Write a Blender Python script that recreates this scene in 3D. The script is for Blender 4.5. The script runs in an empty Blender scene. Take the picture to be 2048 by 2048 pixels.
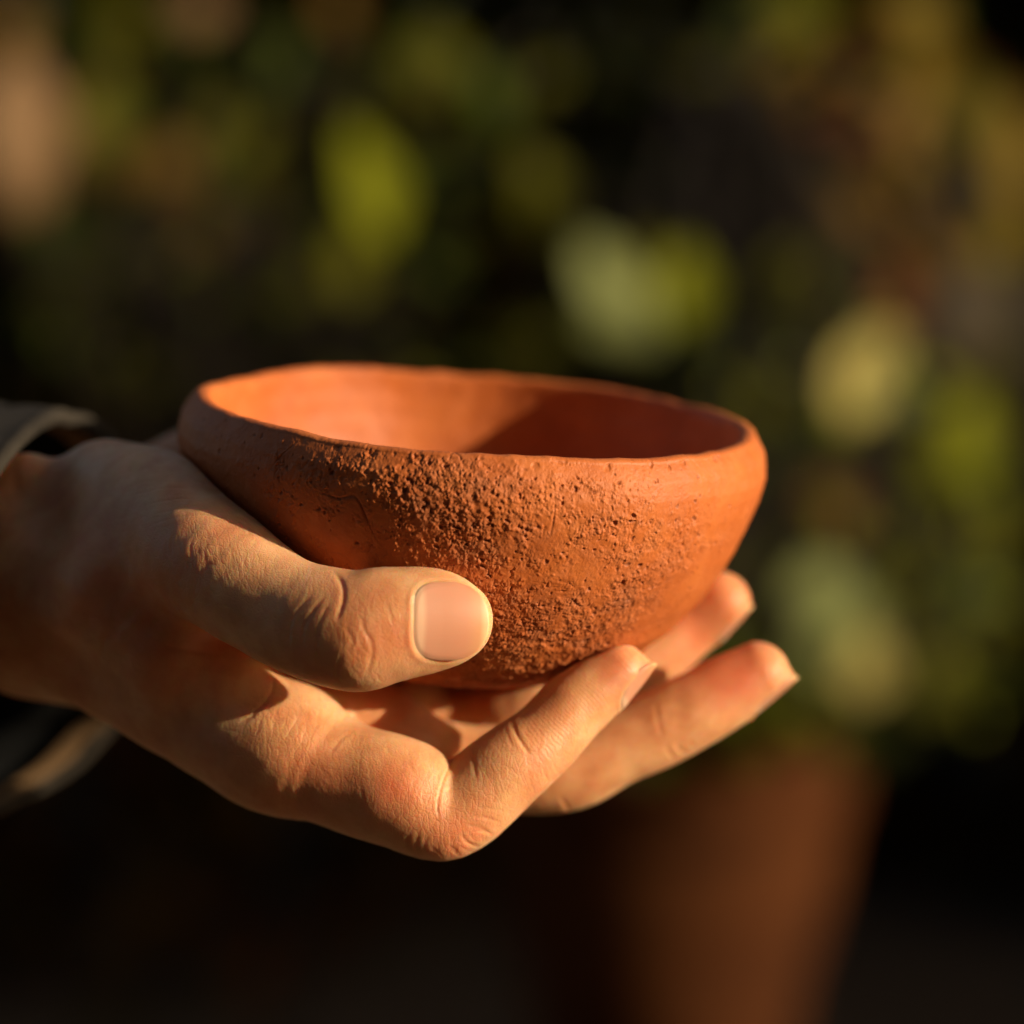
import bpy, math, random
import numpy as np
from mathutils import Vector, Matrix
from mathutils.bvhtree import BVHTree
random.seed(7); rng = np.random.default_rng(7)
SC = bpy.context.scene
COL = SC.collection
# ------------------------------------------------------------------ camera, light, exposure
PITCH = math.radians(8.0); CD = 0.75; FPX = 9000.0 * CD
CAMP = np.array([0, -CD * math.cos(PITCH), CD * math.sin(PITCH)])
FWD = np.array([0, math.cos(PITCH), -math.sin(PITCH)]); UPV = np.array([0, math.sin(PITCH), math.cos(PITCH)])
cam_d = bpy.data.cameras.new("camera"); cam = bpy.data.objects.new("camera", cam_d); COL.objects.link(cam)
cam.location = CAMP; cam.rotation_euler = (math.pi / 2 - PITCH, 0, 0)
cam_d.sensor_width = 36; cam_d.lens = FPX * 36 / 2048; cam_d.clip_start = 0.05; cam_d.clip_end = 500
cam_d.dof.use_dof = True; cam_d.dof.focus_distance = 0.695; cam_d.dof.aperture_fstop = cam_d.lens / 24.0
SC.camera = cam
SUN_EL = math.radians(16); SUN_AZ = math.radians(71)      # azimuth measured from the camera side (-y) towards +x
SDIR = Vector((math.cos(SUN_EL) * math.sin(SUN_AZ), -math.cos(SUN_EL) * math.cos(SUN_AZ), math.sin(SUN_EL)))
world = bpy.data.worlds.new("World"); SC.world = world; world.use_nodes = True
wn = world.node_tree; sky = wn.nodes.new("ShaderNodeTexSky"); sky.sky_type = 'NISHITA'; sky.sun_disc = False
sky.air_density = 1.0; sky.dust_density = 2.5; sky.ozone_density = .1; sky.sun_elevation = SUN_EL; sky.sun_rotation = math.atan2(SDIR.x, SDIR.y)
wn.links.new(sky.outputs[0], wn.nodes["Background"].inputs[0]); wn.nodes["Background"].inputs[1].default_value = 0.07
sl = bpy.data.lights.new("sun", 'SUN'); sl.energy = 5.0; sl.angle = math.radians(0.5); sl.color = (1.0, 0.84, 0.60)
sun = bpy.data.objects.new("sun", sl); COL.objects.link(sun); sun.rotation_euler = (-SDIR).to_track_quat('-Z', 'Y').to_euler()
SC.view_settings.view_transform = 'Standard'; SC.view_settings.look = 'None'
SC.view_settings.exposure = 0.45; SC.view_settings.gamma = 1

# ------------------------------------------------------------------ helpers
def at(px, py, y):
    """a point of the place: seen at picture point (px,py), standing y metres behind the bowl's axis"""
    d = FWD + np.array([1., 0, 0]) * (px - 1024) / FPX + UPV * (1024 - py) / FPX
    t = (y - CAMP[1]) / d[1]
    return CAMP + d * t
def project(P):
    v = P - CAMP; z = v @ FWD
    return np.stack([1024 + FPX * v[:, 0] / z, 1024 - FPX * (v @ UPV) / z], 1)
def tag(o, label=None, cat=None, group=None, kind=None):
    for k, v in (('label', label), ('category', cat), ('group', group), ('kind', kind)):
        if v: o[k] = v
    return o
def mesh_obj(name, V, F, mat=None, parent=None, smooth=True):
    me = bpy.data.meshes.new(name)
    V = np.asarray(V, np.float32)
    if isinstance(F, np.ndarray):
        n = F.shape[1]
        me.vertices.add(len(V)); me.vertices.foreach_set('co', V.ravel())
        me.loops.add(F.size); me.loops.foreach_set('vertex_index', F.astype(np.int32).ravel())
        me.polygons.add(len(F)); me.polygons.foreach_set('loop_start', np.arange(0, F.size, n, dtype=np.int32))
        me.update(calc_edges=True)
    else:
        me.from_pydata([tuple(v) for v in V], [], F); me.update()
    me.polygons.foreach_set('use_smooth', np.full(len(me.polygons), smooth))
    if mat: me.materials.append(mat)
    o = bpy.data.objects.new(name, me); COL.objects.link(o)
    if parent: o.parent = parent
    return o
def attr(o, name, data):
    a = o.data.attributes.new(name, 'FLOAT', 'POINT'); a.data.foreach_set('value', np.asarray(data, np.float32))
def empty(name, loc=(0, 0, 0)):
    o = bpy.data.objects.new(name, None); o.location = loc; COL.objects.link(o); return o
# numpy gradient noise and cellular noise
_perm = np.random.default_rng(3).permutation(256); _perm = np.concatenate([_perm, _perm, _perm])
_g = np.random.default_rng(5).normal(size=(256, 3)); _g /= np.linalg.norm(_g, axis=1)[:, None]
def perlin(P):
    i = np.floor(P).astype(np.int64); f = P - i; u = f * f * f * (f * (f * 6 - 15) + 10); i &= 255
    out = 0
    for dx in (0, 1):
        wx = u[:, 0] if dx else 1 - u[:, 0]
        for dy in (0, 1):
            wy = u[:, 1] if dy else 1 - u[:, 1]
            for dz in (0, 1):
                wz = u[:, 2] if dz else 1 - u[:, 2]
                h = _perm[_perm[_perm[(i[:, 0] + dx) & 255] + ((i[:, 1] + dy) & 255)] + ((i[:, 2] + dz) & 255)]
                g = _g[h]
                out = out + wx * wy * wz * (g[:, 0] * (f[:, 0] - dx) + g[:, 1] * (f[:, 1] - dy) + g[:, 2] * (f[:, 2] - dz))
    return out * 1.5
def fbm(P, oct=4, gain=.5):
    s = 0; a = 1
    for o in range(oct): s = s + a * perlin(P * (2.03 ** o) + 17.3 * o); a *= gain
    return s
def cells(P):
    """cellular noise: distance to the nearest and second nearest feature, and a random value of the nearest"""
    i = np.floor(P).astype(np.int64); n = len(P)
    d1 = np.full(n, 9.); d2 = np.full(n, 9.); rv = np.zeros(n)
    R = np.random.default_rng(11).random((256, 4))
    for dx in (-1, 0, 1):
        for dy in (-1, 0, 1):
            for dz in (-1, 0, 1):
                c = i + (dx, dy, dz)
                h = _perm[_perm[_perm[c[:, 0] & 255] + (c[:, 1] & 255)] + (c[:, 2] & 255)]
                q = c + R[h, :3]; d = np.sqrt(((P - q) ** 2).sum(1))
                m = d < d1; d2 = np.where(m, d1, np.minimum(d2, d)); rv = np.where(m, R[h, 3], rv); d1 = np.where(m, d, d1)
    return d1, d2, rv
def sstep(a, b, x):
    t = np.clip((x - a) / (b - a), 0, 1); return t * t * (3 - 2 * t)
# ------------------------------------------------------------------ node helper
class NT:
    def __init__(s, name):
        s.m = bpy.data.materials.new(name); s.m.use_nodes = True; s.t = s.m.node_tree
        s.b = s.t.nodes["Principled BSDF"]; s.out = s.t.nodes["Material Output"]
    def n(s, typ, **kw):
        nd = s.t.nodes.new("ShaderNode" + typ)
        for k, v in kw.items():
            if k.startswith('i_'):
                key = k[2:]; key = int(key) if key.isdigit() else key.replace('_', ' ')
                if hasattr(v, 'is_linked') or isinstance(v, bpy.types.NodeSocket): s.t.links.new(v, nd.inputs[key])
                else: nd.inputs[key].default_value = v
            else: setattr(nd, k, v)
        return nd
    def link(s, a, b): s.t.links.new(a, b)
    def math(s, op, a, b=None, c=None, clamp=False):
        nd = s.t.nodes.new("ShaderNodeMath"); nd.operation = op; nd.use_clamp = clamp
        for i, v in enumerate((a, b, c)):
            if v is None: continue
            if isinstance(v, (int, float)): nd.inputs[i].default_value = v
            else: s.t.links.new(v, nd.inputs[i])
        return nd.outputs[0]
    def mix(s, f, a, b, typ='MIX'):
        nd = s.t.nodes.new("ShaderNodeMix"); nd.data_type = 'RGBA'; nd.blend_type = typ
        for i, v in ((0, f), (6, a), (7, b)):
            if isinstance(v, (int, float)): nd.inputs[i].default_value = v
            elif isinstance(v, tuple): nd.inputs[i].default_value = (*v, 1)
            else: s.t.links.new(v, nd.inputs[i])
        return nd.outputs[2]
    def ramp(s, f, stops):
        nd = s.t.nodes.new("ShaderNodeValToRGB"); e = nd.color_ramp.elements
        while len(e) < len(stops): e.new(.5)
        for el, (p, c) in zip(e, stops): el.position = p; el.color = (*c, 1) if len(c) == 3 else c
        s.t.links.new(f, nd.inputs[0]); return nd.outputs[0]
    def attr(s, name):
        nd = s.t.nodes.new("ShaderNodeAttribute"); nd.attribute_name = name; return nd.outputs['Fac']
    def obj(s):
        return s.t.nodes.new("ShaderNodeTexCoord").outputs['Object']
    def noise(s, vec, scale, detail=3, rough=.5, dist=0):
        nd = s.n('TexNoise', i_Scale=scale, i_Detail=detail, i_Roughness=rough, i_Distortion=dist); s.link(vec, nd.inputs['Vector']); return nd.outputs['Fac']
    def bump(s, h, dist, strength=1., normal=None):
        nd = s.n('Bump', i_Strength=strength, i_Distance=dist); s.link(h, nd.inputs['Height'])
        if normal is not None: s.link(normal, nd.inputs['Normal'])
        return nd.outputs[0]

# ------------------------------------------------------------------ bowl frame and profile (mm)
BO = at(951, 834, 0.0); TILT = math.radians(4.6)
LEAN = math.radians(2.2)
BU = np.array([math.cos(TILT), 0, -math.sin(TILT)]); BV = np.array([0, math.cos(LEAN), math.sin(LEAN)]); BW = -np.cross(BU, BV); BW /= np.linalg.norm(BW); BV = np.cross(BU, BW) * -1
if BV[1] < 0: BV = -BV
PROF_H = np.array([-.6, .8, 3.2, 7, 9.5, 13.5, 18.5, 24.2, 29, 35.2, 41.8, 47.6, 52.2, 55.4, 56.8, 57.2]) * 1e-3
PROF_R = np.array([62.0, 63.0, 64.4, 65.0, 64.8, 63.9, 62.2, 60.0, 57.6, 53.8, 48.6, 42.0, 34.4, 26, 18, 0]) * 1e-3
def bowl_sdf(P):
    v = P - BO; h = v @ BW; r = np.hypot(v @ BU, v @ BV)
    R = np.interp(h, PROF_H, PROF_R)
    sl_ = np.interp(h, (PROF_H[1:] + PROF_H[:-1]) / 2, np.diff(PROF_R) / np.diff(PROF_H))
    c = 1 / np.sqrt(1 + np.clip(sl_, -6, 6) ** 2)
    d = (r - R) * c
    d = np.maximum(d, h - PROF_H[-1]); return np.where(h < PROF_H[0], np.maximum(d, PROF_H[0] - h), d)

# ------------------------------------------------------------------ hand as one smooth implicit surface
def smin(a, b, k):
    h = np.clip(.5 + .5 * (b - a) / k, 0, 1); return b * (1 - h) + a * h - k * h * (1 - h)
def spline(C, n=5):
    C = np.array(C, float); out = []
    P = np.vstack([2 * C[0] - C[1], C, 2 * C[-1] - C[-2]])
    for i in range(1, len(P) - 2):
        for j in range(n):
            t = j / n; p0, p1, p2, p3 = P[i - 1:i + 3]
            out.append(.5 * (2 * p1 + (p2 - p0) * t + (2 * p0 - 5 * p1 + 4 * p2 - p3) * t * t + (3 * p1 - p0 - 3 * p2 + p3) * t ** 3))
    out.append(C[-1]); return np.array(out)
def chain(pts, n=4):
    """pts: (px, py, Y mm, radius mm)"""
    C = [(*at(a, b, y * 1e-3), r * 1e-3) for a, b, y, r in pts]
    return spline(C, n)
def chain_sdf(P, S, flat=None):
    """distance to a tapered tube; also the run (m) along it of the nearest point; far points are skipped"""
    if flat is not None:
        nrm, s = flat; nrm = np.array(nrm, float); nrm /= np.linalg.norm(nrm)
        P = P + np.outer(P @ nrm, nrm) * (1 / s - 1)
        S = S.copy(); S[:, :3] = S[:, :3] + np.outer(S[:, :3] @ nrm, nrm) * (1 / s - 1)
    best = np.full(len(P), .05); run = np.zeros(len(P))
    mg = S[:, 3].max() + .012
    c = np.where(((P > S[:, :3].min(0) - mg) & (P < S[:, :3].max(0) + mg)).all(1))[0]
    if not len(c): return best, run
    Q = np.ascontiguousarray(P[c].T); bb = np.full(len(c), .05); rr = np.zeros(len(c)); L = 0
    for a, b in zip(S[:-1], S[1:]):
        ab = b[:3] - a[:3]; l2 = ab @ ab
        x, y, z = Q[0] - a[0], Q[1] - a[1], Q[2] - a[2]
        t = np.clip((x * ab[0] + y * ab[1] + z * ab[2]) / l2, 0, 1)
        x -= t * ab[0]; y -= t * ab[1]; z -= t * ab[2]
        d = np.sqrt(x * x + y * y + z * z) - (a[3] + (b[3] - a[3]) * t)
        m = d < bb; bb = np.where(m, d, bb); rr = np.where(m, L + t * math.sqrt(l2), rr); L += math.sqrt(l2)
    best[c] = bb; run[c] = rr
    return best, run
THUMB = chain([(215,1003,-8,14),(330,1042,-24,14.8),(425,1124,-43.5,13.3),(556,1214,-56,11.5),(690,1259,-62.5,12.4),(770,1251,-63.5,12),(860,1240,-61.5,10.7),(897,1238,-59,9.0)], 6)
INDEX = chain([(560,1494,-36,13.6),(700,1556,-42,12.2),(800,1586,-45,12.2),(893,1630,-46,9.8),(1013,1540,-43.5,9.1),(1090,1477,-40,8.2),(1154,1409,-36.5,7.7),(1233,1342,-33.5,6.9)], 6)
MIDDLE = chain([(600,1440,-14,12),(740,1456,-16,10.5),(875,1524,-14,9.4),(1110,1540,-13,9.5),(1240,1490,-12,8.8),(1375,1428,-10,8.5),(1450,1385,-8,8.3),(1514,1350,-7,7.3)], 6)
RING = chain([(600,1400,8,11),(775,1415,4,10),(910,1458,2,8.8),(1080,1430,-3,9),(1200,1370,8,8.7),(1290,1318,12.5,8.2),(1375,1253,15,7.6),(1438,1206,15,7.2)], 6)
PINKY = chain([(560,1370,30,10),(800,1415,28,8.8),(1000,1392,28,8.4),(1120,1330,36,7.4),(1260,1240,36,6.6)], 5)
PALM = [
 (chain([(-700,1160,14,27),(-400,1150,10,25),(-100,1140,6,23.5),(20,1145,0,21),(140,1175,-8,19)]), None, 8),
 (chain([(-200,1090,10,18),(-40,990,0,9),(55,955,-4,5.5)],3), None, 5),
 (chain([(20,1195,0,16.5),(150,1272,-10,13.5),(300,1362,-22,12.6),(450,1448,-32,13),(560,1494,-36,13.4)]), None, 8),
 (chain([(240,1180,-26,15),(330,1280,-32,12)],3), None, 9),
 (chain([(380,1345,-30,10),(462,1372,-34,9)],3), None, 6),
 (chain([(100,1230,10,19),(400,1330,0,15),(600,1440,-14,12)],3), None, 10),
 (chain([(100,1200,20,18),(400,1290,16,15),(600,1400,8,11)],3), None, 10),
 (chain([(80,1180,28,16),(350,1220,32,14),(560,1370,30,10)],3), None, 10),
 (chain([(60,1080,24,15),(250,1030,36,13),(392,962,46,12.5)],3), None, 8),
]
FINGERS = [(INDEX, ((0.2, .3, 1), .95), 6), (MIDDLE, None, 6), (RING, None, 6), (PINKY, None, 6), (THUMB, ((0.1, -1, .15), .86), 7)]
def hand_sdf(P, info=False):
    d = None
    for S, fl, k in PALM:
        c, _ = chain_sdf(P, S, fl); d = c if d is None else smin(d, c, k * 1e-3)
    fid = np.zeros(len(P)); runs = np.zeros(len(P)); bd = d.copy()
    for i, (S, fl, k) in enumerate(FINGERS):
        c, run = chain_sdf(P, S, fl)
        thumb = S is THUMB
        lo, hi = (.045, .075) if thumb else (.006, .022)
        kk = (k * (1 - sstep(lo, hi, run)) + (.5 if not thumb else .8)) * 1e-3
        if info:
            m = c < bd; fid[m] = i + 1; runs[m] = run[m]; bd = np.minimum(bd, c)
        d = smin(d, c, kk)
    b = bowl_sdf(P) - .0002
    d = -smin(-d, b, 2e-3)                      # soft flesh gives way where it presses on the bowl
    return (d, fid, runs) if info else d
H = 0.0007
LO = np.array([-0.165, -0.084, -0.088]); HI = np.array([0.072, 0.066, 0.032])
def build_hand():
    n = ((HI - LO) / H).astype(int) + 1
    B = 6; nb = n // B + 1; n = nb * B + 1
    ax = [LO[a] + H * np.arange(n[a]) for a in range(3)]
    cx = [LO[a] + H * B * (np.arange(nb[a]) + .5) for a in range(3)]
    C = np.stack(np.meshgrid(*cx, indexing='ij'), -1).reshape(-1, 3)
    dc = hand_sdf(C).reshape(nb)
    V = np.repeat(np.repeat(np.repeat(dc, B, 0), B, 1), B, 2)
    V = np.pad(V, ((0, 1), (0, 1), (0, 1)), mode='edge').astype(np.float32)
    act = np.abs(dc) < H * B * 1.35
    M = np.repeat(np.repeat(np.repeat(act, B, 0), B, 1), B, 2); M = np.pad(M, ((0, 1), (0, 1), (0, 1)), mode='edge')
    M[1:] |= M[:-1]; M[:, 1:] |= M[:, :-1]; M[:, :, 1:] |= M[:, :, :-1]
    idx = np.argwhere(M)
    for s in range(0, len(idx), 60000):
        q = idx[s:s + 60000]
        V[q[:, 0], q[:, 1], q[:, 2]] = hand_sdf((LO + q * H))
    V[0] = np.maximum(V[0], 1e-4)
    # surface nets
    s = V < 0
    cnt = sum(s[i:n[0] - 1 + i, j:n[1] - 1 + j, k:n[2] - 1 + k].astype(np.int8) for i in (0, 1) for j in (0, 1) for k in (0, 1))
    cell = np.argwhere((cnt > 0) & (cnt < 8)); ids = -np.ones(n - 1, np.int64); ids[tuple(cell.T)] = np.arange(len(cell))
    cor = [(i, j, k) for i in (0, 1) for j in (0, 1) for k in (0, 1)]
    acc = np.zeros((len(cell), 3)); num = np.zeros(len(cell))
    for a in cor:
        for ax_ in range(3):
            if a[ax_]: continue
            b = list(a); b[ax_] = 1
            va = V[tuple((cell + a).T)]; vb = V[tuple((cell + b).T)]; m = (va < 0) != (vb < 0)
            t = np.where(m, va / np.where(m, va - vb, 1), 0)
            p = np.array(a, float) + t[:, None] * (np.array(b) - np.array(a))
            acc[m] += p[m]; num[m] += 1
    verts = LO + H * (cell + acc / num[:, None])
    quads = []
    for a in range(3):
        b, c = (a + 1) % 3, (a + 2) % 3
        sl0 = [slice(None)] * 3; sl1 = [slice(None)] * 3; sl0[a] = slice(0, -1); sl1[a] = slice(1, None)
        cr = s[tuple(sl0)] != s[tuple(sl1)]
        e = np.argwhere(cr); e = e[(e[:, b] > 0) & (e[:, c] > 0) & (e[:, b] < n[b] - 1) & (e[:, c] < n[c] - 1)]
        neg = s[tuple(e.T)]
        eb = np.zeros(3, int); eb[b] = 1; ec = np.zeros(3, int); ec[c] = 1
        q = np.stack([ids[tuple((e - eb - ec).T)], ids[tuple((e - ec).T)], ids[tuple(e.T)], ids[tuple((e - eb).T)]], 1)
        q = np.where(neg[:, None], q, q[:, ::-1]); quads.append(q)
    return verts, np.vstack(quads)
def grad(P, e=4e-4):
    g = np.stack([hand_sdf(P + np.eye(3)[a] * e) - hand_sdf(P - np.eye(3)[a] * e) for a in range(3)], 1)
    return g / (np.linalg.norm(g, axis=1)[:, None] + 1e-9)
# ------------------------------------------------------------------ skin mesh: smoothing, creases, nail beds
def smooth_mesh(V, F, it=6):
    n = len(V); E = np.vstack([F[:, [0, 1]], F[:, [1, 2]], F[:, [2, 3]], F[:, [3, 0]]])
    for k in range(it):
        for lam in (.55, -.57):
            s = np.zeros_like(V); c = np.zeros(n)
            for a in (0, 1):
                for ax_ in range(3): s[:, ax_] += np.bincount(E[:, a], V[E[:, 1 - a], ax_], n)
                c += np.bincount(E[:, a], minlength=n)
            V = V + lam * (s / c[:, None] - V)
    return V
HV, HF = build_hand()
HV = HV - np.clip(hand_sdf(HV), -3e-4, 3e-4)[:, None] * grad(HV)
HV = smooth_mesh(HV, HF, 7)
_t = mesh_obj('tmp', HV, HF)
_m = _t.modifiers.new('s', 'SUBSURF'); _m.levels = _m.render_levels = 1
_e = _t.evaluated_get(bpy.context.evaluated_depsgraph_get()).to_mesh()
HV = np.zeros(len(_e.vertices) * 3); _e.vertices.foreach_get('co', HV); HV = HV.reshape(-1, 3)
HF = np.zeros(len(_e.loops), np.int32); _e.loops.foreach_get('vertex_index', HF); HF = HF.reshape(-1, 4)
HN = np.zeros(len(HV) * 3, np.float32); _e.vertices.foreach_get('normal', HN); HN = HN.reshape(-1, 3).astype(float)
bpy.data.objects.remove(_t)
_, FID, RUN = (np.concatenate(z) for z in zip(*[hand_sdf(HV[i:i + 60000], True) for i in range(0, len(HV), 60000)]))
_rf = HF[::1]; _keep = ((HN[_rf[:, 0]] @ FWD) < .2)
HBVH = BVHTree.FromPolygons([tuple(v) for v in HV], _rf[_keep].tolist())
def hit(px, py):
    """the point of the skin under a picture point"""
    d = FWD + np.array([1., 0, 0]) * (px - 1024) / FPX + UPV * (1024 - py) / FPX
    r = HBVH.ray_cast(Vector(CAMP), Vector(d).normalized())
    return None if r[0] is None else (np.array(r[0]), np.array(r[1]))
def poly_dist(P, pts):
    best = np.full(len(P), 9.); tt = np.zeros(len(P)); n = len(pts) - 1
    for i, (a, b) in enumerate(zip(pts[:-1], pts[1:])):
        ab = b - a; t = np.clip((P - a) @ ab / (ab @ ab + 1e-12), 0, 1)
        d = np.sqrt(((P - a - t[:, None] * ab) ** 2).sum(1)); m = d < best
        best = np.where(m, d, best); tt = np.where(m, (i + t) / n, tt)
    return best, tt
DISP = np.zeros(len(HV)); FLUSH = np.zeros(len(HV))
def crease(pts, depth, width, puff=.5):
    """a fold of the skin: a narrow groove with soft raised lips, fading at its ends (mm)"""
    q = [hit(*p) for p in pts]; q = [x[0] for x in q if x is not None]
    if len(q) < 2: return
    q = spline(np.array(q), 4); lo = q.min(0) - width * 4e-3; hi = q.max(0) + width * 4e-3
    c = np.where(((HV > lo) & (HV < hi)).all(1))[0]
    if not len(c): return
    d, t = poly_dist(HV[c], q); w = width * 1e-3
    f = sstep(0, .22, t) * sstep(0, .22, 1 - t)
    d = d * (1 + .25 * perlin(HV[c] * 900))
    DISP[c] += f * depth * 1e-3 * (-np.exp(-(d / (w * .42)) ** 2) + puff * np.exp(-((d - w * 1.15) / (w * .75)) ** 2))
def zone(px, py, r, Y=None, soft=1.):
    h = None
    for r_ in range(0, 60, 4):
        for a_ in range(8):
            h = h or hit(px + r_ * math.cos(a_ * .785), py + r_ * math.sin(a_ * .785))
        if h: break
    c = h[0] if Y is None else at(px, py, Y * 1e-3)
    return np.exp(-((np.linalg.norm(HV - c, axis=1) / (r * 1e-3)) ** 2) * soft)
CR = [ # picture points of the folds the photograph shows, depth, width
 ([(664,1138),(684,1168),(687,1196),(680,1222),(670,1246)], .62, 1.5),
 ([(722,1222),(728,1258),(743,1286),(742,1318),(728,1360)], .34, 1.1), ([(772,1200),(779,1224),(786,1252)], .2, .8),
 ([(686,1250),(706,1280),(694,1300)], .3, .9), ([(688,1302),(674,1340),(684,1368)], .34, 1.0),
 ([(700,1290),(724,1310),(760,1318)], .14, .6), ([(758,1262),(790,1296),(826,1300)], .12, .6),
 ([(655,1188),(633,1212),(613,1240),(605,1272),(608,1312)], .26, 1.2), ([(640,1178),(608,1205),(583,1240),(578,1280),(584,1318)], .2, 1.2),
 ([(664,1200),(647,1228),(634,1262),(635,1306),(645,1335)], .22, 1.1), ([(560,1230),(553,1262),(558,1300)], .12, 1.0),
 ([(228,1003),(283,985),(339,976),(398,980)], .13, .8), ([(262,1022),(326,1003),(370,998),(424,1010)], .15, .8),
 ([(207,957),(261,942),(315,936),(345,940)], .1, .8), ([(272,1036),(337,1024),(391,1014),(440,1018)], .13, .8),
 ([(250,975),(300,960),(360,955)], .09, .7), ([(300,1052),(350,1038),(420,1032),(470,1040)], .13, .8), ([(285,1066),(330,1055),(372,1048)], .1, .7),
 ([(352,1064),(345,1090),(350,1112)], .16, .8), ([(388,1072),(382,1100),(392,1140),(404,1166)], .2, .9), ([(372,1110),(384,1140),(398,1170)], .2, .9),
 ([(414,1080),(410,1110),(418,1150),(430,1172)], .16, .8), ([(440,1084),(438,1108),(446,1140)], .14, .8), ([(466,1090),(462,1116),(470,1150)], .12, .8),
 ([(330,1105),(350,1145),(368,1180)], .18, .9), ([(492,1098),(488,1124),(494,1150)], .1, .7), ([(340,1180),(366,1196),(400,1200)], .1, .7),
 ([(318,1290),(362,1299),(435,1307),(507,1324)], .5, 2.0),
 ([(547,1345),(542,1385),(505,1428),(470,1448)], .5, 1.6), ([(524,1425),(518,1450),(512,1475)], .22, .9), ([(560,1400),(552,1430),(545,1462)], .16, .8),
 ([(585,1395),(600,1420),(588,1450),(570,1480)], .14, .8), ([(620,1410),(640,1425),(625,1450)], .1, .7), ([(650,1380),(668,1400),(660,1440)], .1, .7),
 ([(712,1462),(680,1480),(655,1515)], .25, 1.2), ([(760,1455),(775,1500),(790,1530)], .14, 1.0), ([(812,1480),(818,1520),(834,1560)], .10, .8),
 ([(902,1526),(890,1552),(880,1588),(876,1618),(880,1640)], .55, .8), ([(942,1490),(947,1520),(953,1568)], .3, 1.0),
 ([(1022,1436),(1032,1465),(1048,1492),(1064,1514)], .55, 1.2), ([(1008,1452),(1018,1480),(1030,1500)], .2, .8),
 ([(1084,1530),(1090,1550),(1098,1568)], .3, .8), ([(1106,1524),(1112,1540),(1122,1552)], .26, .8), ([(1058,1548),(1062,1568),(1070,1586)], .2, .8), ([(1130,1500),(1138,1520),(1150,1530)], .16, .7),
 ([(930,1648),(960,1656),(985,1668)], .42, 1.0), ([(918,1664),(936,1684),(962,1692)], .46, 1.0), ([(896,1686),(914,1704),(934,1712)], .4, 1.0),
 ([(943,1632),(975,1636),(1004,1646)], .26, .8), ([(950,1614),(985,1618),(1020,1624)], .18, .8), ([(900,1664),(905,1684),(915,1700)], .16, .8),
 ([(840,1660),(832,1688),(838,1708)], .26, 1.0), ([(820,1664),(812,1686),(818,1704)], .18, .9), ([(855,1668),(850,1690),(858,1712)], .18, .8),
 ([(1352,1488),(1362,1502),(1374,1508)], .4, 1.0), ([(1330,1492),(1342,1510),(1350,1524)], .35, 1.0), ([(1378,1478),(1386,1492),(1398,1498)], .25, .9),
 ([(1118,1592),(1130,1606),(1140,1618)], .4, 1.1), ([(1310,1400),(1316,1440),(1326,1480)], .3, 1.2),
]
for p, dp, w in CR: crease(p, dp * .45, w * .72, .18)
R_ = np.random.default_rng(21)
def bundle(cx, cy, rx, ry, ang, n, ln, dp, w, spread=14):
    """a field of short fine folds lying in one direction, as over a joint"""
    for _ in range(n):
        a = math.radians(ang + R_.normal() * spread); x = cx + R_.normal() * rx * .5; y = cy + R_.normal() * ry * .5
        l = ln * R_.uniform(.5, 1.3); b = R_.normal() * .25
        pts = [(x + l * (t - .5) * math.cos(a) - b * l * (t - .5) ** 2 * math.sin(a), y + l * (t - .5) * math.sin(a) + b * l * (t - .5) ** 2 * math.cos(a)) for t in (0, .25, .5, .75, 1)]
        crease(pts, dp * R_.uniform(.22, .6), w, .15)
bundle(415, 1125, 130, 70, 72, 34, 46, .09, .55, 16); bundle(415, 1130, 130, 80, 20, 16, 40, .05, .5, 20)
bundle(400, 1240, 170, 60, 25, 26, 46, .06, .55, 18); bundle(600, 1430, 110, 80, 110, 30, 42, .09, .55, 18); bundle(470, 1420, 120, 70, 20, 22, 50, .07, .6, 16)
bundle(715, 1295, 60, 110, 82, 26, 40, .09, .5, 22); bundle(790, 1250, 40, 110, 80, 16, 34, .06, .45, 25); bundle(935, 1680, 80, 50, 28, 22, 34, .12, .5, 14)
bundle(1000, 1570, 110, 80, 60, 26, 34, .07, .45, 25); bundle(1090, 1540, 50, 40, 70, 12, 26, .10, .45, 16); bundle(330, 985, 190, 90, -4, 20, 90, .05, .6, 8)
bundle(760, 1540, 130, 110, 75, 26, 46, .06, .6, 22); bundle(250, 1180, 160, 120, 60, 18, 50, .04, .7, 35); bundle(640, 1600, 160, 60, 80, 16, 36, .06, .6, 18)
# bony and fleshy relief
DISP += 1.0e-3 * zone(700, 1330, 7) + .5e-3 * zone(905, 1685, 7) - 1.6e-3 * zone(112, 950, 7) - 1.0e-3 * zone(100, 1010, 8) + .5e-3 * zone(1128, 1610, 6) - .5e-3 * zone(280, 1215, 13)
DISP += .35e-3 * zone(270, 1120, 12) - .3e-3 * zone(900, 1600, 6) + .5e-3 * zone(350, 1130, 8) - .5e-3 * zone(500, 1200, 8)
DISP += .38e-3 * fbm(HV * 60, 2) + .04e-3 * fbm(HV * 260, 2)
# tendon and vein on the back of the hand
for pts, hgt, w in (([(30,1215),(130,1255),(240,1330),(330,1405)], .5, 3.0), ([(60,1110),(150,1180),(230,1280),(330,1350)], .35, 2.4), ([(180,1060),(240,1130),(300,1180)], .3, 2.4)):
    crease(pts, -hgt, w / .42, 0)
# redness of finger ends, knuckles and folds
FLUSH += .9 * zone(1470, 1345, 10) + .6 * zone(1235, 1320, 8) + .15 * zone(700, 1320, 10) + .5 * zone(900, 1690, 9) + .35 * zone(1440, 1240, 12) + .3 * zone(790, 1290, 6)
FLUSH += .5 * zone(270, 1180, 18) + .5 * zone(810, 1590, 8) + .4 * zone(1100, 1570, 10) + .3 * zone(600, 1600, 14) + .6 * zone(1350, 1300, 9, 14)
FLUSH += .25 * fbm(HV * 90, 3)
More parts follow.
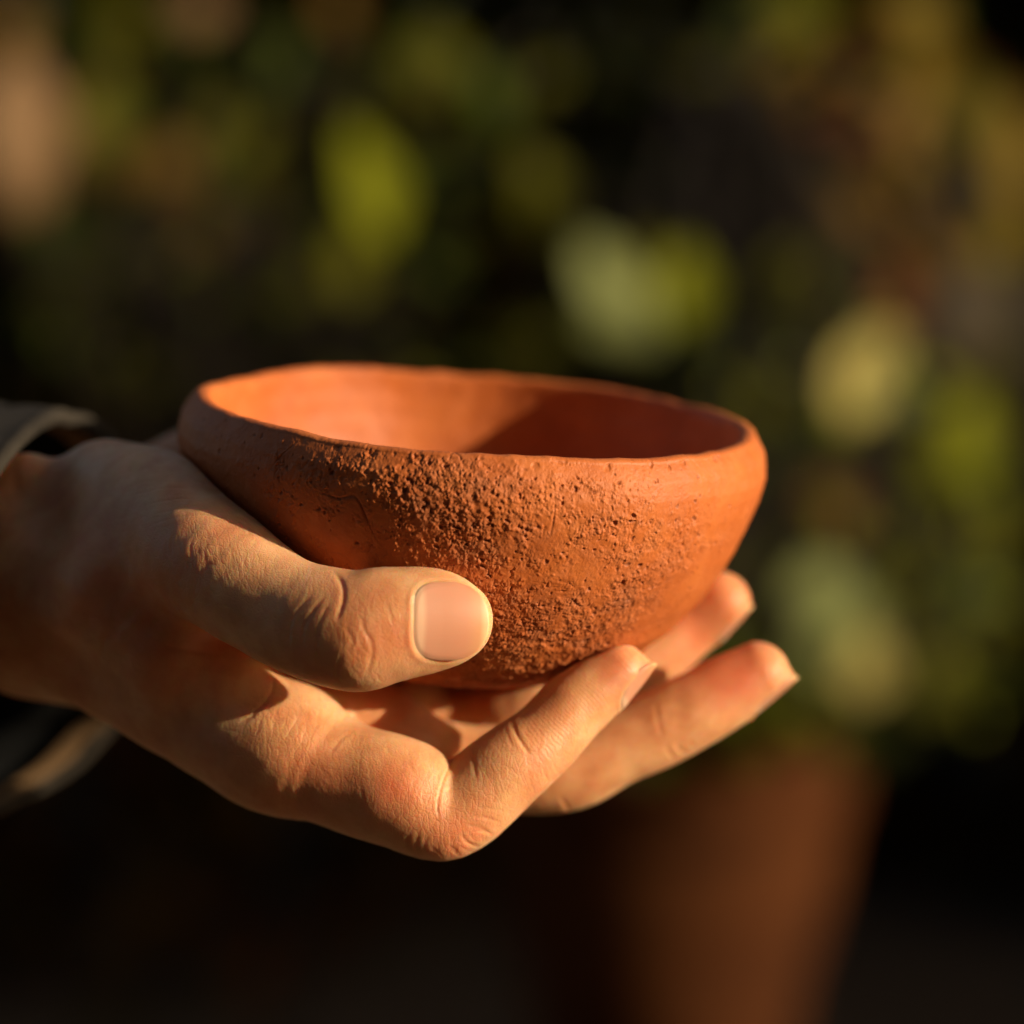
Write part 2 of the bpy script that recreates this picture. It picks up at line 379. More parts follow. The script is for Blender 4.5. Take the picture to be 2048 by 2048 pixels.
# nails: a local frame on the finger, a bed pressed into the skin, folds round it and a plate of its own
NAILS = []
def nail(cpx, tip_px, side, a, b, up_mm, curv, free=0.0, lift=.25, c3=None, n3=None, t3=None):
    """a half length, b half width in mm"""
    global DISP
    if c3 is None: h = hit(*cpx); c, n = h
    else: c, n = np.array(c3, float), np.array(n3, float)
    e1 = (at(*tip_px) - c) if t3 is None else np.array(t3, float)
    n = n / np.linalg.norm(n); e1 -= n * (e1 @ n); e1 /= np.linalg.norm(e1); e2 = np.cross(n, e1)
    NAILS.append((c, n, e1, e2, a * 1e-3, b * 1e-3, curv, free * 1e-3, lift * 1e-3))
def nail_height(u, v, a, b, curv):
    return -(v ** 2) * curv * .5 - (np.maximum(u, -a * .2) ** 2) * 7.0
def superel(u, v, a, b):
    p = np.where(u > 0, 2.3, 3.2)
    return (np.abs(u / a) ** p + np.abs(v / b) ** p) ** (1 / p)
T_C, T_N = hit(903, 1243)
nail(None, (985, 1243, -.060), 0, 8.2, 8.0, 0, 62., c3=T_C, n3=T_N * .35 + np.array([.28, -.93, .14]))
def tip_nail(S, ycomp, a, b, curv, free, off, fwd, rot=11):
    c = S[-1, :3]; d = S[-1, :3] - S[-7, :3]; d /= np.linalg.norm(d)
    n = np.cross(d, [0, 1., 0]); n = n if n[2] < 0 else -n; n = n / np.linalg.norm(n) + np.array([0, ycomp, 0]); n -= d * (n @ d); n /= np.linalg.norm(n)
    q = math.radians(rot); n2 = n * math.cos(q) + d * math.sin(q); d2 = d * math.cos(q) - n * math.sin(q)
    nail(None, None, 0, a, b, 0, curv, free=free, c3=c + n2 * off * 1e-3 + d2 * fwd * 1e-3, n3=n2, t3=d2)
tip_nail(INDEX, -.30, 6.2, 5.3, 120., .1, 6.25, .1)
tip_nail(MIDDLE, -.10, 6.6, 5.6, 115., .1, 6.65, .1)
tip_nail(RING, -.05, 5.6, 5.4, 115., 0, 6.5, -.9)
HV2 = HV + HN * DISP[:, None]
BED = np.zeros(len(HV))
for (c, n, e1, e2, a, b, cv, fr, lf) in NAILS:
    r = HV2 - c; u, v, w = r @ e1, r @ e2, r @ n
    near = (np.abs(w) < .0065) & (HN @ n > -.1)
    rho = superel(u, v, a, b)
    inside = near & (rho < 1.0) 
    zt = nail_height(u, v, a, b, cv) - .00035
    k = sstep(1.02, .93, rho) * near * (u < a * .98)
    HV2 = HV2 + n * ((zt - w) * k)[:, None]
    back = np.clip(1 - np.maximum(u, 0) / a * 1.25, 0, 1)       # folds stand high at the root and the sides, none at the free end
    fold = near * np.exp(-((rho - 1.085) / .07) ** 2) * back
    HV2 = HV2 + n * (fold * .00020)[:, None]
    BED = np.maximum(BED, near * np.exp(-((rho - 1.07) / .10) ** 2) * back)
# ------------------------------------------------------------------ skin and nail materials
def skin_material():
    s = NT("skin"); o = s.obj()
    flush = s.attr('flush'); bed = s.attr('bed'); ridge = s.attr('ridge'); wr = s.attr('wrinkle')
    n1 = s.noise(o, 110, 4, .6); n2 = s.noise(o, 420, 3, .6); n3 = s.noise(o, 35, 2, .5)
    base = s.ramp(n1, [(.3, (.54, .25, .115)), (.5, (.65, .345, .172)), (.72, (.73, .43, .235))])
    base = s.mix(s.math('MULTIPLY', s.ramp(n3, [(.42, (0, 0, 0)), (.7, (1, 1, 1))]), .35), base, (.55, .18, .075))
    base = s.mix(s.math('MULTIPLY', flush, .75, clamp=True), base, (.62, .145, .070))
    base = s.mix(s.math('MULTIPLY', s.ramp(n2, [(.55, (0, 0, 0)), (.75, (1, 1, 1))]), .25), base, (.50, .19, .095))
    base = s.mix(s.math('MULTIPLY', bed, .25), base, (.74, .40, .21))
    s.link(base, s.b.inputs['Base Color'])
    s.b.inputs['Subsurface Weight'].default_value = .85; s.b.inputs['Subsurface Radius'].default_value = (1, .32, .16)
    s.b.inputs['Subsurface Scale'].default_value = .0027; s.b.inputs['Subsurface Anisotropy'].default_value = .7

    rgh = s.math('ADD', s.math('MULTIPLY', n2, .30), .28); s.link(rgh, s.b.inputs['Roughness'])
    s.b.inputs['Specular IOR Level'].default_value = .32
    # fine relief: skin cells, criss-cross lines, pores, papillary ridges of the finger ends
    wc = s.n('VectorMath', operation='ADD'); nv = s.n('TexNoise', i_Scale=300.0, i_Detail=2.0); s.link(o, nv.inputs['Vector'])
    sc = s.n('VectorMath', operation='SCALE'); s.link(nv.outputs['Color'], sc.inputs[0]); sc.inputs['Scale'].default_value = .0016
    s.link(o, wc.inputs[0]); s.link(sc.outputs[0], wc.inputs[1]); wv = wc.outputs[0]
    v1 = s.n('TexVoronoi', feature='DISTANCE_TO_EDGE', i_Scale=1300.0); s.link(wv, v1.inputs['Vector'])
    mp = s.n('Mapping'); mp.inputs['Scale'].default_value = (1.0, .55, .45); mp.inputs['Rotation'].default_value = (0, .5, 0); s.link(wv, mp.inputs[0])
    v2 = s.n('TexVoronoi', feature='DISTANCE_TO_EDGE', i_Scale=760.0); s.link(mp.outputs[0], v2.inputs['Vector'])
    c1 = s.ramp(v1.outputs['Distance'], [(0, (0, 0, 0)), (.14, (1, 1, 1))]); c2 = s.ramp(v2.outputs['Distance'], [(0, (0, 0, 0)), (.10, (1, 1, 1))])
    hgt = s.math('ADD', s.math('MULTIPLY', c1, .28), s.math('MULTIPLY', c2, s.math('ADD', s.math('MULTIPLY', wr, .30), .18)))
    hgt = s.math('ADD', hgt, s.math('MULTIPLY', s.noise(o, 1800, 3, .6), .55))
    hgt = s.math('ADD', hgt, s.math('MULTIPLY', ridge, .5))
    s.link(s.bump(hgt, .00013, .7), s.b.inputs['Normal'])
    return s.m
def nail_material():
    s = NT("nail"); uv = s.attr('nu'); nv = s.attr('nv')
    col = s.ramp(uv, [(.0, (.60, .34, .215)), (.13, (.62, .36, .23)), (.20, (.54, .25, .155)), (.7, (.55, .235, .135)), (.88, (.58, .27, .13)), (.95, (.66, .42, .21)), (1, (.68, .46, .25))])
    s.link(col, s.b.inputs['Base Color'])
    s.b.inputs['Subsurface Weight'].default_value = .5; s.b.inputs['Subsurface Radius'].default_value = (1, .4, .25); s.b.inputs['Subsurface Scale'].default_value = .0015
    s.b.inputs['Roughness'].default_value = .38; s.b.inputs['Specular IOR Level'].default_value = .4
    cb = s.n('CombineXYZ'); s.link(s.math('MULTIPLY', uv, .8), cb.inputs[0]); s.link(s.math('MULTIPLY', nv, 26.0), cb.inputs[1])
    s.link(s.bump(s.noise(cb.outputs[0], 1.6, 3, .5), .00005, .5), s.b.inputs['Normal'])
    return s.m
SKIN, NAILM = skin_material(), nail_material()
hand = mesh_obj('person', HV2, HF, SKIN)
tag(hand, "right hand from a loose dark sleeve, palm up, holding the clay bowl, thumb in front", 'person')
attr(hand, 'flush', np.clip(FLUSH, 0, 1)); attr(hand, 'bed', np.clip(BED, 0, 1))
# papillary ridges on the pads
RG = np.zeros(len(HV))
for f, S, lo in ((1, INDEX, .070), (2, MIDDLE, .075), (3, RING, .075)):
    L = np.linalg.norm(np.diff(S[:, :3], axis=0), axis=1).sum(); e = S[-1, :3] - S[-8, :3]; e /= np.linalg.norm(e)
    r = HV - S[-1, :3]; ax_ = r @ e; lat = r - np.outer(ax_, e); pal = lat[:, 2] - .3 * np.abs(lat[:, 1])
    m = (FID == f) * sstep(L - .030, L - .024, RUN) * sstep(-.003, .002, lat[:, 2])
    ph = (ax_ + 45 * (lat ** 2).sum(1) + .0010 * perlin(HV * 120)) / .00072
    RG += m * (.5 + .5 * np.sin(2 * math.pi * ph))
attr(hand, 'ridge', RG)
attr(hand, 'wrinkle', np.clip(zone(400, 1130, 13) + zone(560, 1440, 14) + zone(690, 1280, 12) + zone(900, 1640, 12) + zone(1110, 1530, 9) + zone(1000, 1560, 10), 0, 1))
NAIL_LABEL = ["wide smooth thumbnail", None, None, None]
for i, (c, n, e1, e2, a, b, cv, fr, lf) in enumerate(NAILS):
    nu, nr = 48, 28; V, U, W = [], [], []
    for j in range(nr + 1):
        for k in range(nu):
            t = 2 * math.pi * k / nu; q = j / nr
            cu, cvv = math.cos(t), math.sin(t); p = 2.3 if cu > 0 else 3.2
            sc_ = 1 / ((abs(cu) ** p + abs(cvv) ** p) ** (1 / p))
            u = q * sc_ * cu * a * (1.0 if cu < 0 else 1 + fr / a); v = q * sc_ * cvv * b
            V.append((u, v)); U.append((u + a) / (2 * a + fr)); W.append(v / b)
    V = np.array(V); z = nail_height(V[:, 0], V[:, 1], a, b, cv)
    edge = np.tile((np.arange(nr + 1) / nr)[:, None], (1, nu)).ravel(); z = z - .00025 * sstep(.88, 1, edge) * (V[:, 0] < a * .5)
    top = c + np.outer(V[:, 0], e1) + np.outer(V[:, 1], e2) + np.outer(z, n)
    bot = top - n * .0005; nv_ = len(top); F = []
    for j in range(nr):
        for k in range(nu):
            k2 = (k + 1) % nu; A, B, C_, D = j * nu + k, j * nu + k2, (j + 1) * nu + k2, (j + 1) * nu + k
            F.append((A, D, C_, B)); F.append((A + nv_, B + nv_, C_ + nv_, D + nv_))
    j = nr
    for k in range(nu):
        k2 = (k + 1) % nu; F.append((j * nu + k, j * nu + k + nv_, j * nu + k2 + nv_, j * nu + k2))
    o = mesh_obj('fingernail', np.vstack([top, bot]), np.array(F), NAILM, hand)
    attr(o, 'nu', U + U); attr(o, 'nv', W + W)
    if NAIL_LABEL[i]: o['label'] = NAIL_LABEL[i]
# ------------------------------------------------------------------ clay bowl
def build_bowl():
    th = np.concatenate([np.linspace(math.pi * .98, math.pi * 2.02, 1350, endpoint=False), np.linspace(math.pi * 2.02, math.pi * 2.98, 260, endpoint=False)])
    # outer profile by arc length
    hh = np.linspace(PROF_H[0], PROF_H[-1], 4000); ctrl = np.interp(hh, PROF_H, PROF_R)
    kern = np.hanning(121); kern /= kern.sum(); rr = np.convolve(np.pad(ctrl, 60, mode='reflect', reflect_type='odd'), kern, 'valid')
    rr[-1] = 0; rr = np.maximum(rr, 0)
    s = np.concatenate([[0], np.cumsum(np.hypot(np.diff(hh), np.diff(rr)))]); L = s[-1]
    n1 = 540; q = np.linspace(0, L - .0002, n1); ho, ro = np.interp(q, s, hh), np.interp(q, s, rr)
    # lip and inner wall
    lip_t = np.linspace(0, math.pi, 15)[1:]; T = .0034
    r0, h0 = ro[0], ho[0]
    lr = r0 - T / 2 + T / 2 * np.cos(lip_t); lh = h0 - T * .28 * np.sin(lip_t)
    ki = np.linspace(0, 1, 90)[1:]
    hi_ = h0 + (PROF_H[-1] - .006 - h0) * np.sin(ki * math.pi / 2) ** 1.0
    ri_ = (lr[-1]) * np.sqrt(np.clip(1 - ((hi_ - h0) / (hi_[-1] - h0)) ** 2.4, 0, 1))
    R = np.concatenate([ro[::-1], lr, ri_]); Hh = np.concatenate([ho[::-1], lh, hi_])
    m, n = len(R), len(th)
    outer = np.concatenate([np.ones(n1), np.linspace(1, .45, len(lip_t)), np.full(len(ri_), .12)])
    Rg, Tg = np.meshgrid(R, th, indexing='ij'); Hg = np.repeat(Hh[:, None], n, 1); Og = np.repeat(outer[:, None], n, 1).ravel()
    P = np.stack([Rg * np.cos(Tg), Rg * np.sin(Tg), Hg], -1).reshape(-1, 3)      # local mm frame: u, v, depth below rim
    # normals of the clean surface
    dR = np.gradient(R); dH = np.gradient(Hh); l = np.hypot(dR, dH) + 1e-9
    nr = -dH / l; nh = dR / l
    NN = np.stack([np.repeat(nr[:, None], n, 1) * np.cos(Tg), np.repeat(nr[:, None], n, 1) * np.sin(Tg), np.repeat(nh[:, None], n, 1)], -1).reshape(-1, 3)
    # hand-formed wobble of the whole pot
    wob = .0007 * perlin(P * 26 + 3) + .00035 * perlin(P * 70)
    ang = np.arctan2(P[:, 1], P[:, 0])
    P0 = P.copy()
    P = P + NN * 0; rad = np.hypot(P[:, 0], P[:, 1]) + 1e-9
    P[:, 0] += P[:, 0] / rad * wob; P[:, 1] += P[:, 1] / rad * wob
    P[:, 2] += .00035 * perlin(np.stack([np.cos(ang) * 9, np.sin(ang) * 9, ang * 0 + 7], 1)) * sstep(.008, 0, P0[:, 2])
    P[:, 2] += .0013 * perlin(np.stack([np.cos(ang) * 1.4, np.sin(ang) * 1.4, ang * 0 + 2], 1)) * sstep(.03, 0, P0[:, 2])
    # where the wall is rough: patches on the front, noise elsewhere
    u, h = P0[:, 0] * 1e3, P0[:, 2] * 1e3; front = sstep(.0, -.015, P0[:, 1])
    def blob(x, y, rx, ry, rot=0):
        cx, cy = (x - 948) / 9.35, (y - 866) / 9.2
        c, s_ = math.cos(rot), math.sin(rot); dx, dy = u - cx, h - cy
        return np.exp(-(((dx * c + dy * s_) / rx) ** 2 + ((-dx * s_ + dy * c) / ry) ** 2))
    rough = .7 * blob(905, 960, 13, 7, .9) + .8 * blob(985, 1060, 14, 5, .8) + 1.0 * blob(1150, 1200, 15, 6, -.35) + 1.1 * blob(1040, 1290, 20, 7, -.1) \
        + .25 * blob(700, 930, 15, 8) + .45 * blob(1010, 930, 12, 5) + .5 * blob(1000, 1180, 10, 10) + .35 * blob(1290, 1120, 14, 5, -.8) + .4 * blob(1180, 960, 18, 4) + .12 * blob(560, 960, 16, 9) + .6 * blob(1000, 1330, 18, 5)
    rough += .40 * blob(900, 905, 20, 3.5) + .35 * blob(1090, 905, 22, 3) + .30 * blob(1330, 1000, 16, 7) + .28 * blob(760, 1050, 22, 9) + .25 * blob(1230, 1060, 18, 8)
    rough = rough * (1 + 1.1 * fbm(P0 * 150, 4, .65)) * front + (1 - front) * sstep(-.1, .5, perlin(P0 * 50))
    rough = np.clip(rough, 0, 1.3) * Og
    mask2 = sstep(.0, .55, rough + .40 * fbm(P0 * 260 + 9, 4, .6) - .05) * np.clip(Og, 0, 1)
    disp = np.zeros(len(P)); dark = np.zeros(len(P))
    sel = np.where(Og > .2)[0]; S = P0[sel]
    W_ = S + .0006 * np.stack([perlin(S * 700), perlin(S * 700 + 40), perlin(S * 700 + 80)], 1)
    g1, g1b, r1 = cells(W_ * 1050); g2, g2b, r2 = cells(W_ * 1700 + 5); p1, p1b, pr = cells(W_ * 560 + 21)
    k = mask2[sel]; rg = rough[sel]
    d = .00022 * fbm(S * 430, 5, .62) * k + .00006 * fbm(S * 500, 3, .6)
    d += k * .00019 * np.clip(.62 - g1, 0, 1) * 2 * (r1 > .62) * (.1 + 1.3 * r1)           # grains standing proud
    d += k * .00010 * np.clip(.6 - g2, 0, 1) * 2 * (r2 > .4)
    crk = sstep(.10, .0, (g1b - g1)) * sstep(.0, .5, perlin(S * 160 + 7) + .15 + .4 * rg)
    d -= .00010 * crk * (1.0 * k + .5); dk = crk * .35 * k
    pit = (pr < .12 + .30 * rg) * sstep(.34, .16, p1) * sstep(-.35, .1, perlin(S * 90 + 50) + .7 * rg)
    d -= .00045 * pit * (.35 + .65 * np.minimum(rg * 2, 1)); dk = np.maximum(dk, pit * .8)
    pit2 = (r1 < .05 + .28 * rg) * sstep(.4, .15, g1) * sstep(.0, .5, perlin(S * 130 + 90) + .6 * rg + .1)
    d -= .00028 * pit2; dk = np.maximum(dk, pit2 * .7)
    d += .00003 * perlin(S * 1900)
    # long drying cracks on the darker side and faint turning marks
    crk2 = sstep(.035, .0, np.abs(perlin(S * np.array([95, 95, 60]) + 31))) * sstep(.1, .5, perlin(S * 45 + 61)); d -= .00028 * crk2; dk = np.maximum(dk, crk2 * .6)
    disp[sel] = d; dark[sel] = dk
    P = P + NN * (disp * np.clip(Og, 0, 1))[:, None]
    lipz = sstep(.0016, .0, np.abs(P0[:, 2] + .0004)) * front * sstep(-.045, -.02, P0[:, 0])
    chip = lipz * sstep(.28, .5, perlin(P0 * 420 + 13)); P -= NN * (chip * .0003)[:, None]; dark[:] = np.maximum(dark, chip * .25)
    scr = sstep(.03, 0, np.abs(perlin(np.stack([ang * 5, P0[:, 2] * 900, ang * 0 + 3], 1)))) * sstep(.15, .5, perlin(P0 * 35 + 71)) * (Og > .9)
    P -= NN * (scr * .00010)[:, None]
    # inside: soft unevenness only
    ins = Og < .2; P[ins] += NN[ins] * (.0005 * perlin(P0[ins] * 60) + .00010 * fbm(P0[ins] * 300, 3) + .00005 * np.sin(P0[ins][:, 2] * 1100 + 2 * perlin(P0[ins] * 30)))[:, None]
    G = BO + np.outer(P[:, 0], BU) + np.outer(P[:, 1], BV) + np.outer(P[:, 2], BW)
    i = np.arange(m - 1)[:, None]; j = np.arange(n)[None, :]; j2 = (j + 1) % n
    F = np.stack([i * n + j, (i + 1) * n + j, (i + 1) * n + j2, i * n + j2], -1).reshape(-1, 4)
    return G, F, P0, dark, rough
BG, BF, BP, BDARK, BROUGH = build_bowl()
def clay_material():
    s = NT("terracotta"); o = s.obj(); dk = s.attr('pit'); rg = s.attr('rough')
    n1 = s.noise(o, 40, 4, .6); n2 = s.noise(o, 300, 4, .65); n3 = s.noise(o, 1500, 3, .6)
    c = s.ramp(n1, [(.28, (.32, .072, .014)), (.5, (.44, .108, .021)), (.72, (.55, .158, .035))])
    c = s.mix(s.math('MULTIPLY', s.ramp(n2, [(.45, (0, 0, 0)), (.7, (1, 1, 1))]), .35), c, (.55, .17, .060))
    c = s.mix(s.math('MULTIPLY', s.ramp(n3, [(.5, (0, 0, 0)), (.75, (1, 1, 1))]), .3), c, (.33, .10, .05))
    ash = s.math('MULTIPLY', s.math('MULTIPLY', rg, s.ramp(s.noise(o, 170, 4, .7), [(.45, (0, 0, 0)), (.6, (1, 1, 1))])), .22)
    c = s.mix(ash, c, (.28, .13, .07))
    c = s.mix(s.math('MULTIPLY', dk, .5), c, (.075, .045, .035))
    s.link(c, s.b.inputs['Base Color'])
    s.link(s.math('ADD', s.math('MULTIPLY', n2, .25), s.math('ADD', s.math('MULTIPLY', rg, .15), .42)), s.b.inputs['Roughness'])
    s.b.inputs['Specular IOR Level'].default_value = .28
    h = s.math('ADD', s.math('MULTIPLY', n3, .6), s.math('MULTIPLY', s.noise(o, 4000, 2, .6), .4))
    s.link(s.bump(h, .00014, .7), s.b.inputs['Normal'])
    return s.m
bowl = mesh_obj('clay_bowl', BG, BF, clay_material())
tag(bowl, 'hand-made terracotta bowl with pitted, crusty outer wall, resting in the open hand', 'bowl')
attr(bowl, 'pit', BDARK); attr(bowl, 'rough', np.clip(BROUGH, 0, 1))
# ------------------------------------------------------------------ sleeve
def build_sleeve():
    ring = [(130,842,40),(215,880,60),(290,1000,76),(320,1200,82),(285,1390,94),(217,1460,100),(150,1531,98),(60,1583,88),(-20,1612,66),(-110,1612,20),(-160,1530,-8),(-150,1430,-24),(-120,1300,-33),(-90,1150,-34),(-40,1010,-28),(5,935,-16),(45,888,-2),(85,856,18)]
    C = np.array([at(x, y, Y * 1e-3) for x, y, Y in ring])
    n = len(C); Q = []
    for i in range(n):
        p0, p1, p2, p3 = C[i - 1], C[i], C[(i + 1) % n], C[(i + 2) % n]
        for j in range(10):
            t = j / 10; Q.append(.5 * (2 * p1 + (p2 - p0) * t + (2 * p0 - 5 * p1 + 4 * p2 - p3) * t * t + (3 * p1 - p0 - 3 * p2 + p3) * t ** 3))
    Q = np.array(Q); cen = Q.mean(0); N = len(Q)
    axis = np.array([-1., .12, -.06]); axis /= np.linalg.norm(axis)
    out = Q - cen; out -= np.outer(out @ axis, axis); out /= np.linalg.norm(out, axis=1)[:, None]
    def sheet(off, name, steps, start, mat, par):
        V = []
        for k, s_ in enumerate(steps):
            w = .0014 * np.sin(s_ * 260 + 3 * np.sin(np.arange(N) / N * 2 * math.pi * 2 + s_ * 40)) * min(1, s_ * 40)
            ring_ = Q + axis * s_ + out * (off + s_ * .12 + w)[:, None]
            V.append(ring_)
        V = np.vstack(V); m = len(steps); i = np.arange(m - 1)[:, None]; j = np.arange(N)[None, :]; j2 = (j + 1) % N
        F = np.stack([i * N + j, i * N + j2, (i + 1) * N + j2, (i + 1) * N + j], -1).reshape(-1, 4)
        return V, F
    def cloth(name, col, sc):
        s = NT(name); o = s.obj(); nn = s.noise(o, 60, 4, .6)
        s.link(s.ramp(nn, [(.3, tuple(c * .75 for c in col)), (.7, tuple(c * 1.25 for c in col))]), s.b.inputs['Base Color'])
        s.b.inputs['Roughness'].default_value = .9; s.b.inputs['Specular IOR Level'].default_value = .15
        wv = s.n('TexWave', i_Scale=sc, i_Distortion=1.0); s.link(o, wv.inputs['Vector']); wv2 = s.n('TexWave', i_Scale=sc, i_Distortion=1.0, bands_direction='Z'); s.link(o, wv2.inputs['Vector'])
        s.link(s.bump(s.math('MULTIPLY', wv.outputs['Fac'], wv2.outputs['Fac']), .0004, .6), s.b.inputs['Normal']); return s.m
    steps = np.linspace(.002, .13, 44)
    z = np.zeros(N)
    Vo, F = sheet(z + .0028, 'o', steps, 0, None, None)
    shell = mesh_obj('sleeve', Vo, F, cloth('jacket_cloth', (.022, .018, .015), 700), hand); shell['label'] = 'loose dark grey-brown jacket sleeve'
    Vi, F2 = sheet(z - .0004, 'i', np.linspace(.0095, .13, 42), 0, None, None)
    mesh_obj('lining', Vi, F2[:, ::-1], cloth('lining_cloth', (.006, .006, .006), 900), shell)
    Vf, F3 = sheet(z - .0008, 'f', np.linspace(.0015, .010, 6), 0, None, None)
    mesh_obj('facing', Vf, F3[:, ::-1], cloth('facing_cloth', (.36, .21, .10), 700), shell)
    # rolled hem
    V = []; K = 14
    for k in range(K):
        a = 2 * math.pi * k / K; V.append(Q + out * (.0010 + .0020 * math.cos(a)) + axis * (.0012 + .0022 * math.sin(a)))
    V = np.vstack(V); i = np.arange(K)[:, None]; j = np.arange(N)[None, :]; i2 = (i + 1) % K; j2 = (j + 1) % N
    F = np.stack([i * N + j, i2 * N + j, i2 * N + j2, i * N + j2], -1).reshape(-1, 4)
    V = V + (.0005 * perlin(V * 160))[:, None]
    mesh_obj('hem', V, F, cloth('hem_cloth', (.035, .028, .021), 700), shell)
build_sleeve()
# ------------------------------------------------------------------ garden behind
GZ = -.74
def soil():
    s = NT("soil"); o = s.obj(); n1 = s.noise(o, 6, 5, .6); n2 = s.noise(o, 60, 4, .6)
    s.link(s.mix(n2, s.ramp(n1, [(.35, (.10, .055, .024)), (.65, (.17, .095, .042))]), (.05, .028, .012)), s.b.inputs['Base Color'])
    s.b.inputs['Roughness'].default_value = .95; s.link(s.bump(n2, .01, .8), s.b.inputs['Normal']); return s.m
gx = np.concatenate([-np.geomspace(300, 1, 14), np.linspace(-.9, .9, 19), np.geomspace(1, 300, 14)])
GG = np.array([(x, y + 2, GZ + .02 * math.sin(3 * x + 2 * y) * (abs(x) < 4 and abs(y) < 4)) for x in gx for y in gx]); n = len(gx)
GF = [(i * n + j, (i + 1) * n + j, (i + 1) * n + j + 1, i * n + j + 1) for i in range(n - 1) for j in range(n - 1)]
tag(mesh_obj('ground', GG, np.array(GF), soil()), kind='structure')
def leaf_mat(name, col, trans=.35, rough=.5):
    s = NT(name); o = s.obj(); g = s.t.nodes.new("ShaderNodeObjectInfo")
    nn = s.noise(o, 90, 3, .6)
    c = s.ramp(nn, [(.3, tuple(v * .8 for v in col)), (.7, tuple(min(1, v * 1.2) for v in col))])
    s.link(c, s.b.inputs['Base Color']); s.b.inputs['Roughness'].default_value = rough; s.b.inputs['Specular IOR Level'].default_value = .04
    tr = s.n('BsdfTranslucent'); s.link(c, tr.inputs['Color'])
    mx = s.n('MixShader'); mx.inputs[0].default_value = trans; s.link(s.b.outputs[0], mx.inputs[1]); s.link(tr.outputs[0], mx.inputs[2])
    s.link(mx.outputs[0], s.out.inputs['Surface']); return s.m
def leaf_geo(L=1., W=.5, nl=8, curl=.18, fold=.12):
    """unit leaf in x from 0 to 1 with a raised midrib fold and a wavy margin"""
    V, F = [], []
    for i in range(nl + 1):
        t = i / nl; w = W * .5 * (math.sin(math.pi * t ** .85) ** .8 if 0 < t < 1 else .015)
        for j in (-1, -.5, 0, .5, 1):
            V.append((t * L, j * w, -curl * (t - .4) ** 2 + fold * abs(j) * w * 2 + .02 * math.sin(9 * t + 2 * j) * abs(j)))
    for i in range(nl):
        for j in range(4): a = i * 5 + j; F.append((a, a + 5, a + 6, a + 1))
    return np.array(V), np.array(F)
LV, LF = leaf_geo()
LM = {k: leaf_mat('leaf_' + k, c, t) for k, (c, t) in dict(
    olive=((.085, .082, .003), .45), bright=((.18, .19, .003), .45), sage=((.20, .22, .075), .3), cream=((.36, .30, .085), .3),
    green=((.040, .058, .003), .45), brown=((.12, .065, .010), .35), gold=((.18, .12, .015), .4), tan=((.18, .105, .05), .25), rust=((.11, .035, .006), .35),
    deep=((.012, .015, .002), .3), grey=((.055, .040, .024), .2)).items()}
LMESH = {}
for k, m_ in LM.items():
    o = mesh_obj('leaf', LV, LF, m_); LMESH[k] = o.data; bpy.data.objects.remove(o)
BARK = NT('bark'); BARK.b.inputs['Base Color'].default_value = (.022, .014, .008, 1); BARK.b.inputs['Roughness'].default_value = .9
_o = BARK.obj(); BARK.link(BARK.bump(BARK.noise(_o, 150, 4, .6), .003, .8), BARK.b.inputs['Normal'])
def tube(path, rads, k=6):
    path = np.array(path, float); V, F = [], []
    for i, p in enumerate(path):
        d = path[min(i + 1, len(path) - 1)] - path[max(i - 1, 0)]; d /= np.linalg.norm(d) + 1e-9
        a = np.cross(d, [.3, .9, .2]); a /= np.linalg.norm(a); b = np.cross(d, a)
        for j in range(k): t = 2 * math.pi * j / k; V.append(p + rads[i] * (a * math.cos(t) + b * math.sin(t)))
    for i in range(len(path) - 1):
        for j in range(k): F.append((i * k + j, i * k + (j + 1) % k, (i + 1) * k + (j + 1) % k, (i + 1) * k + j))
    return V, F
def join(parts):
    V, F, n = [], [], 0
    for v, f in parts: V.append(np.array(v)); F.append(np.array(f) + n); n += len(v)
    return np.vstack(V), np.vstack(F)
def leaf_matrix(c, size, nrm, ang):
    n = Vector(nrm).normalized(); x = n.orthogonal().normalized(); x = Matrix.Rotation(ang, 3, n) @ x; y = n.cross(x)
    m = Matrix.Identity(4)
    for i in range(3): m[i][0], m[i][1], m[i][2] = x[i] * size[0], y[i] * size[1] * 2, n[i] * size[0]
    return Matrix.Translation(Vector(c) - x * size[0] * .5) @ m
VIEW = Vector(CAMP)
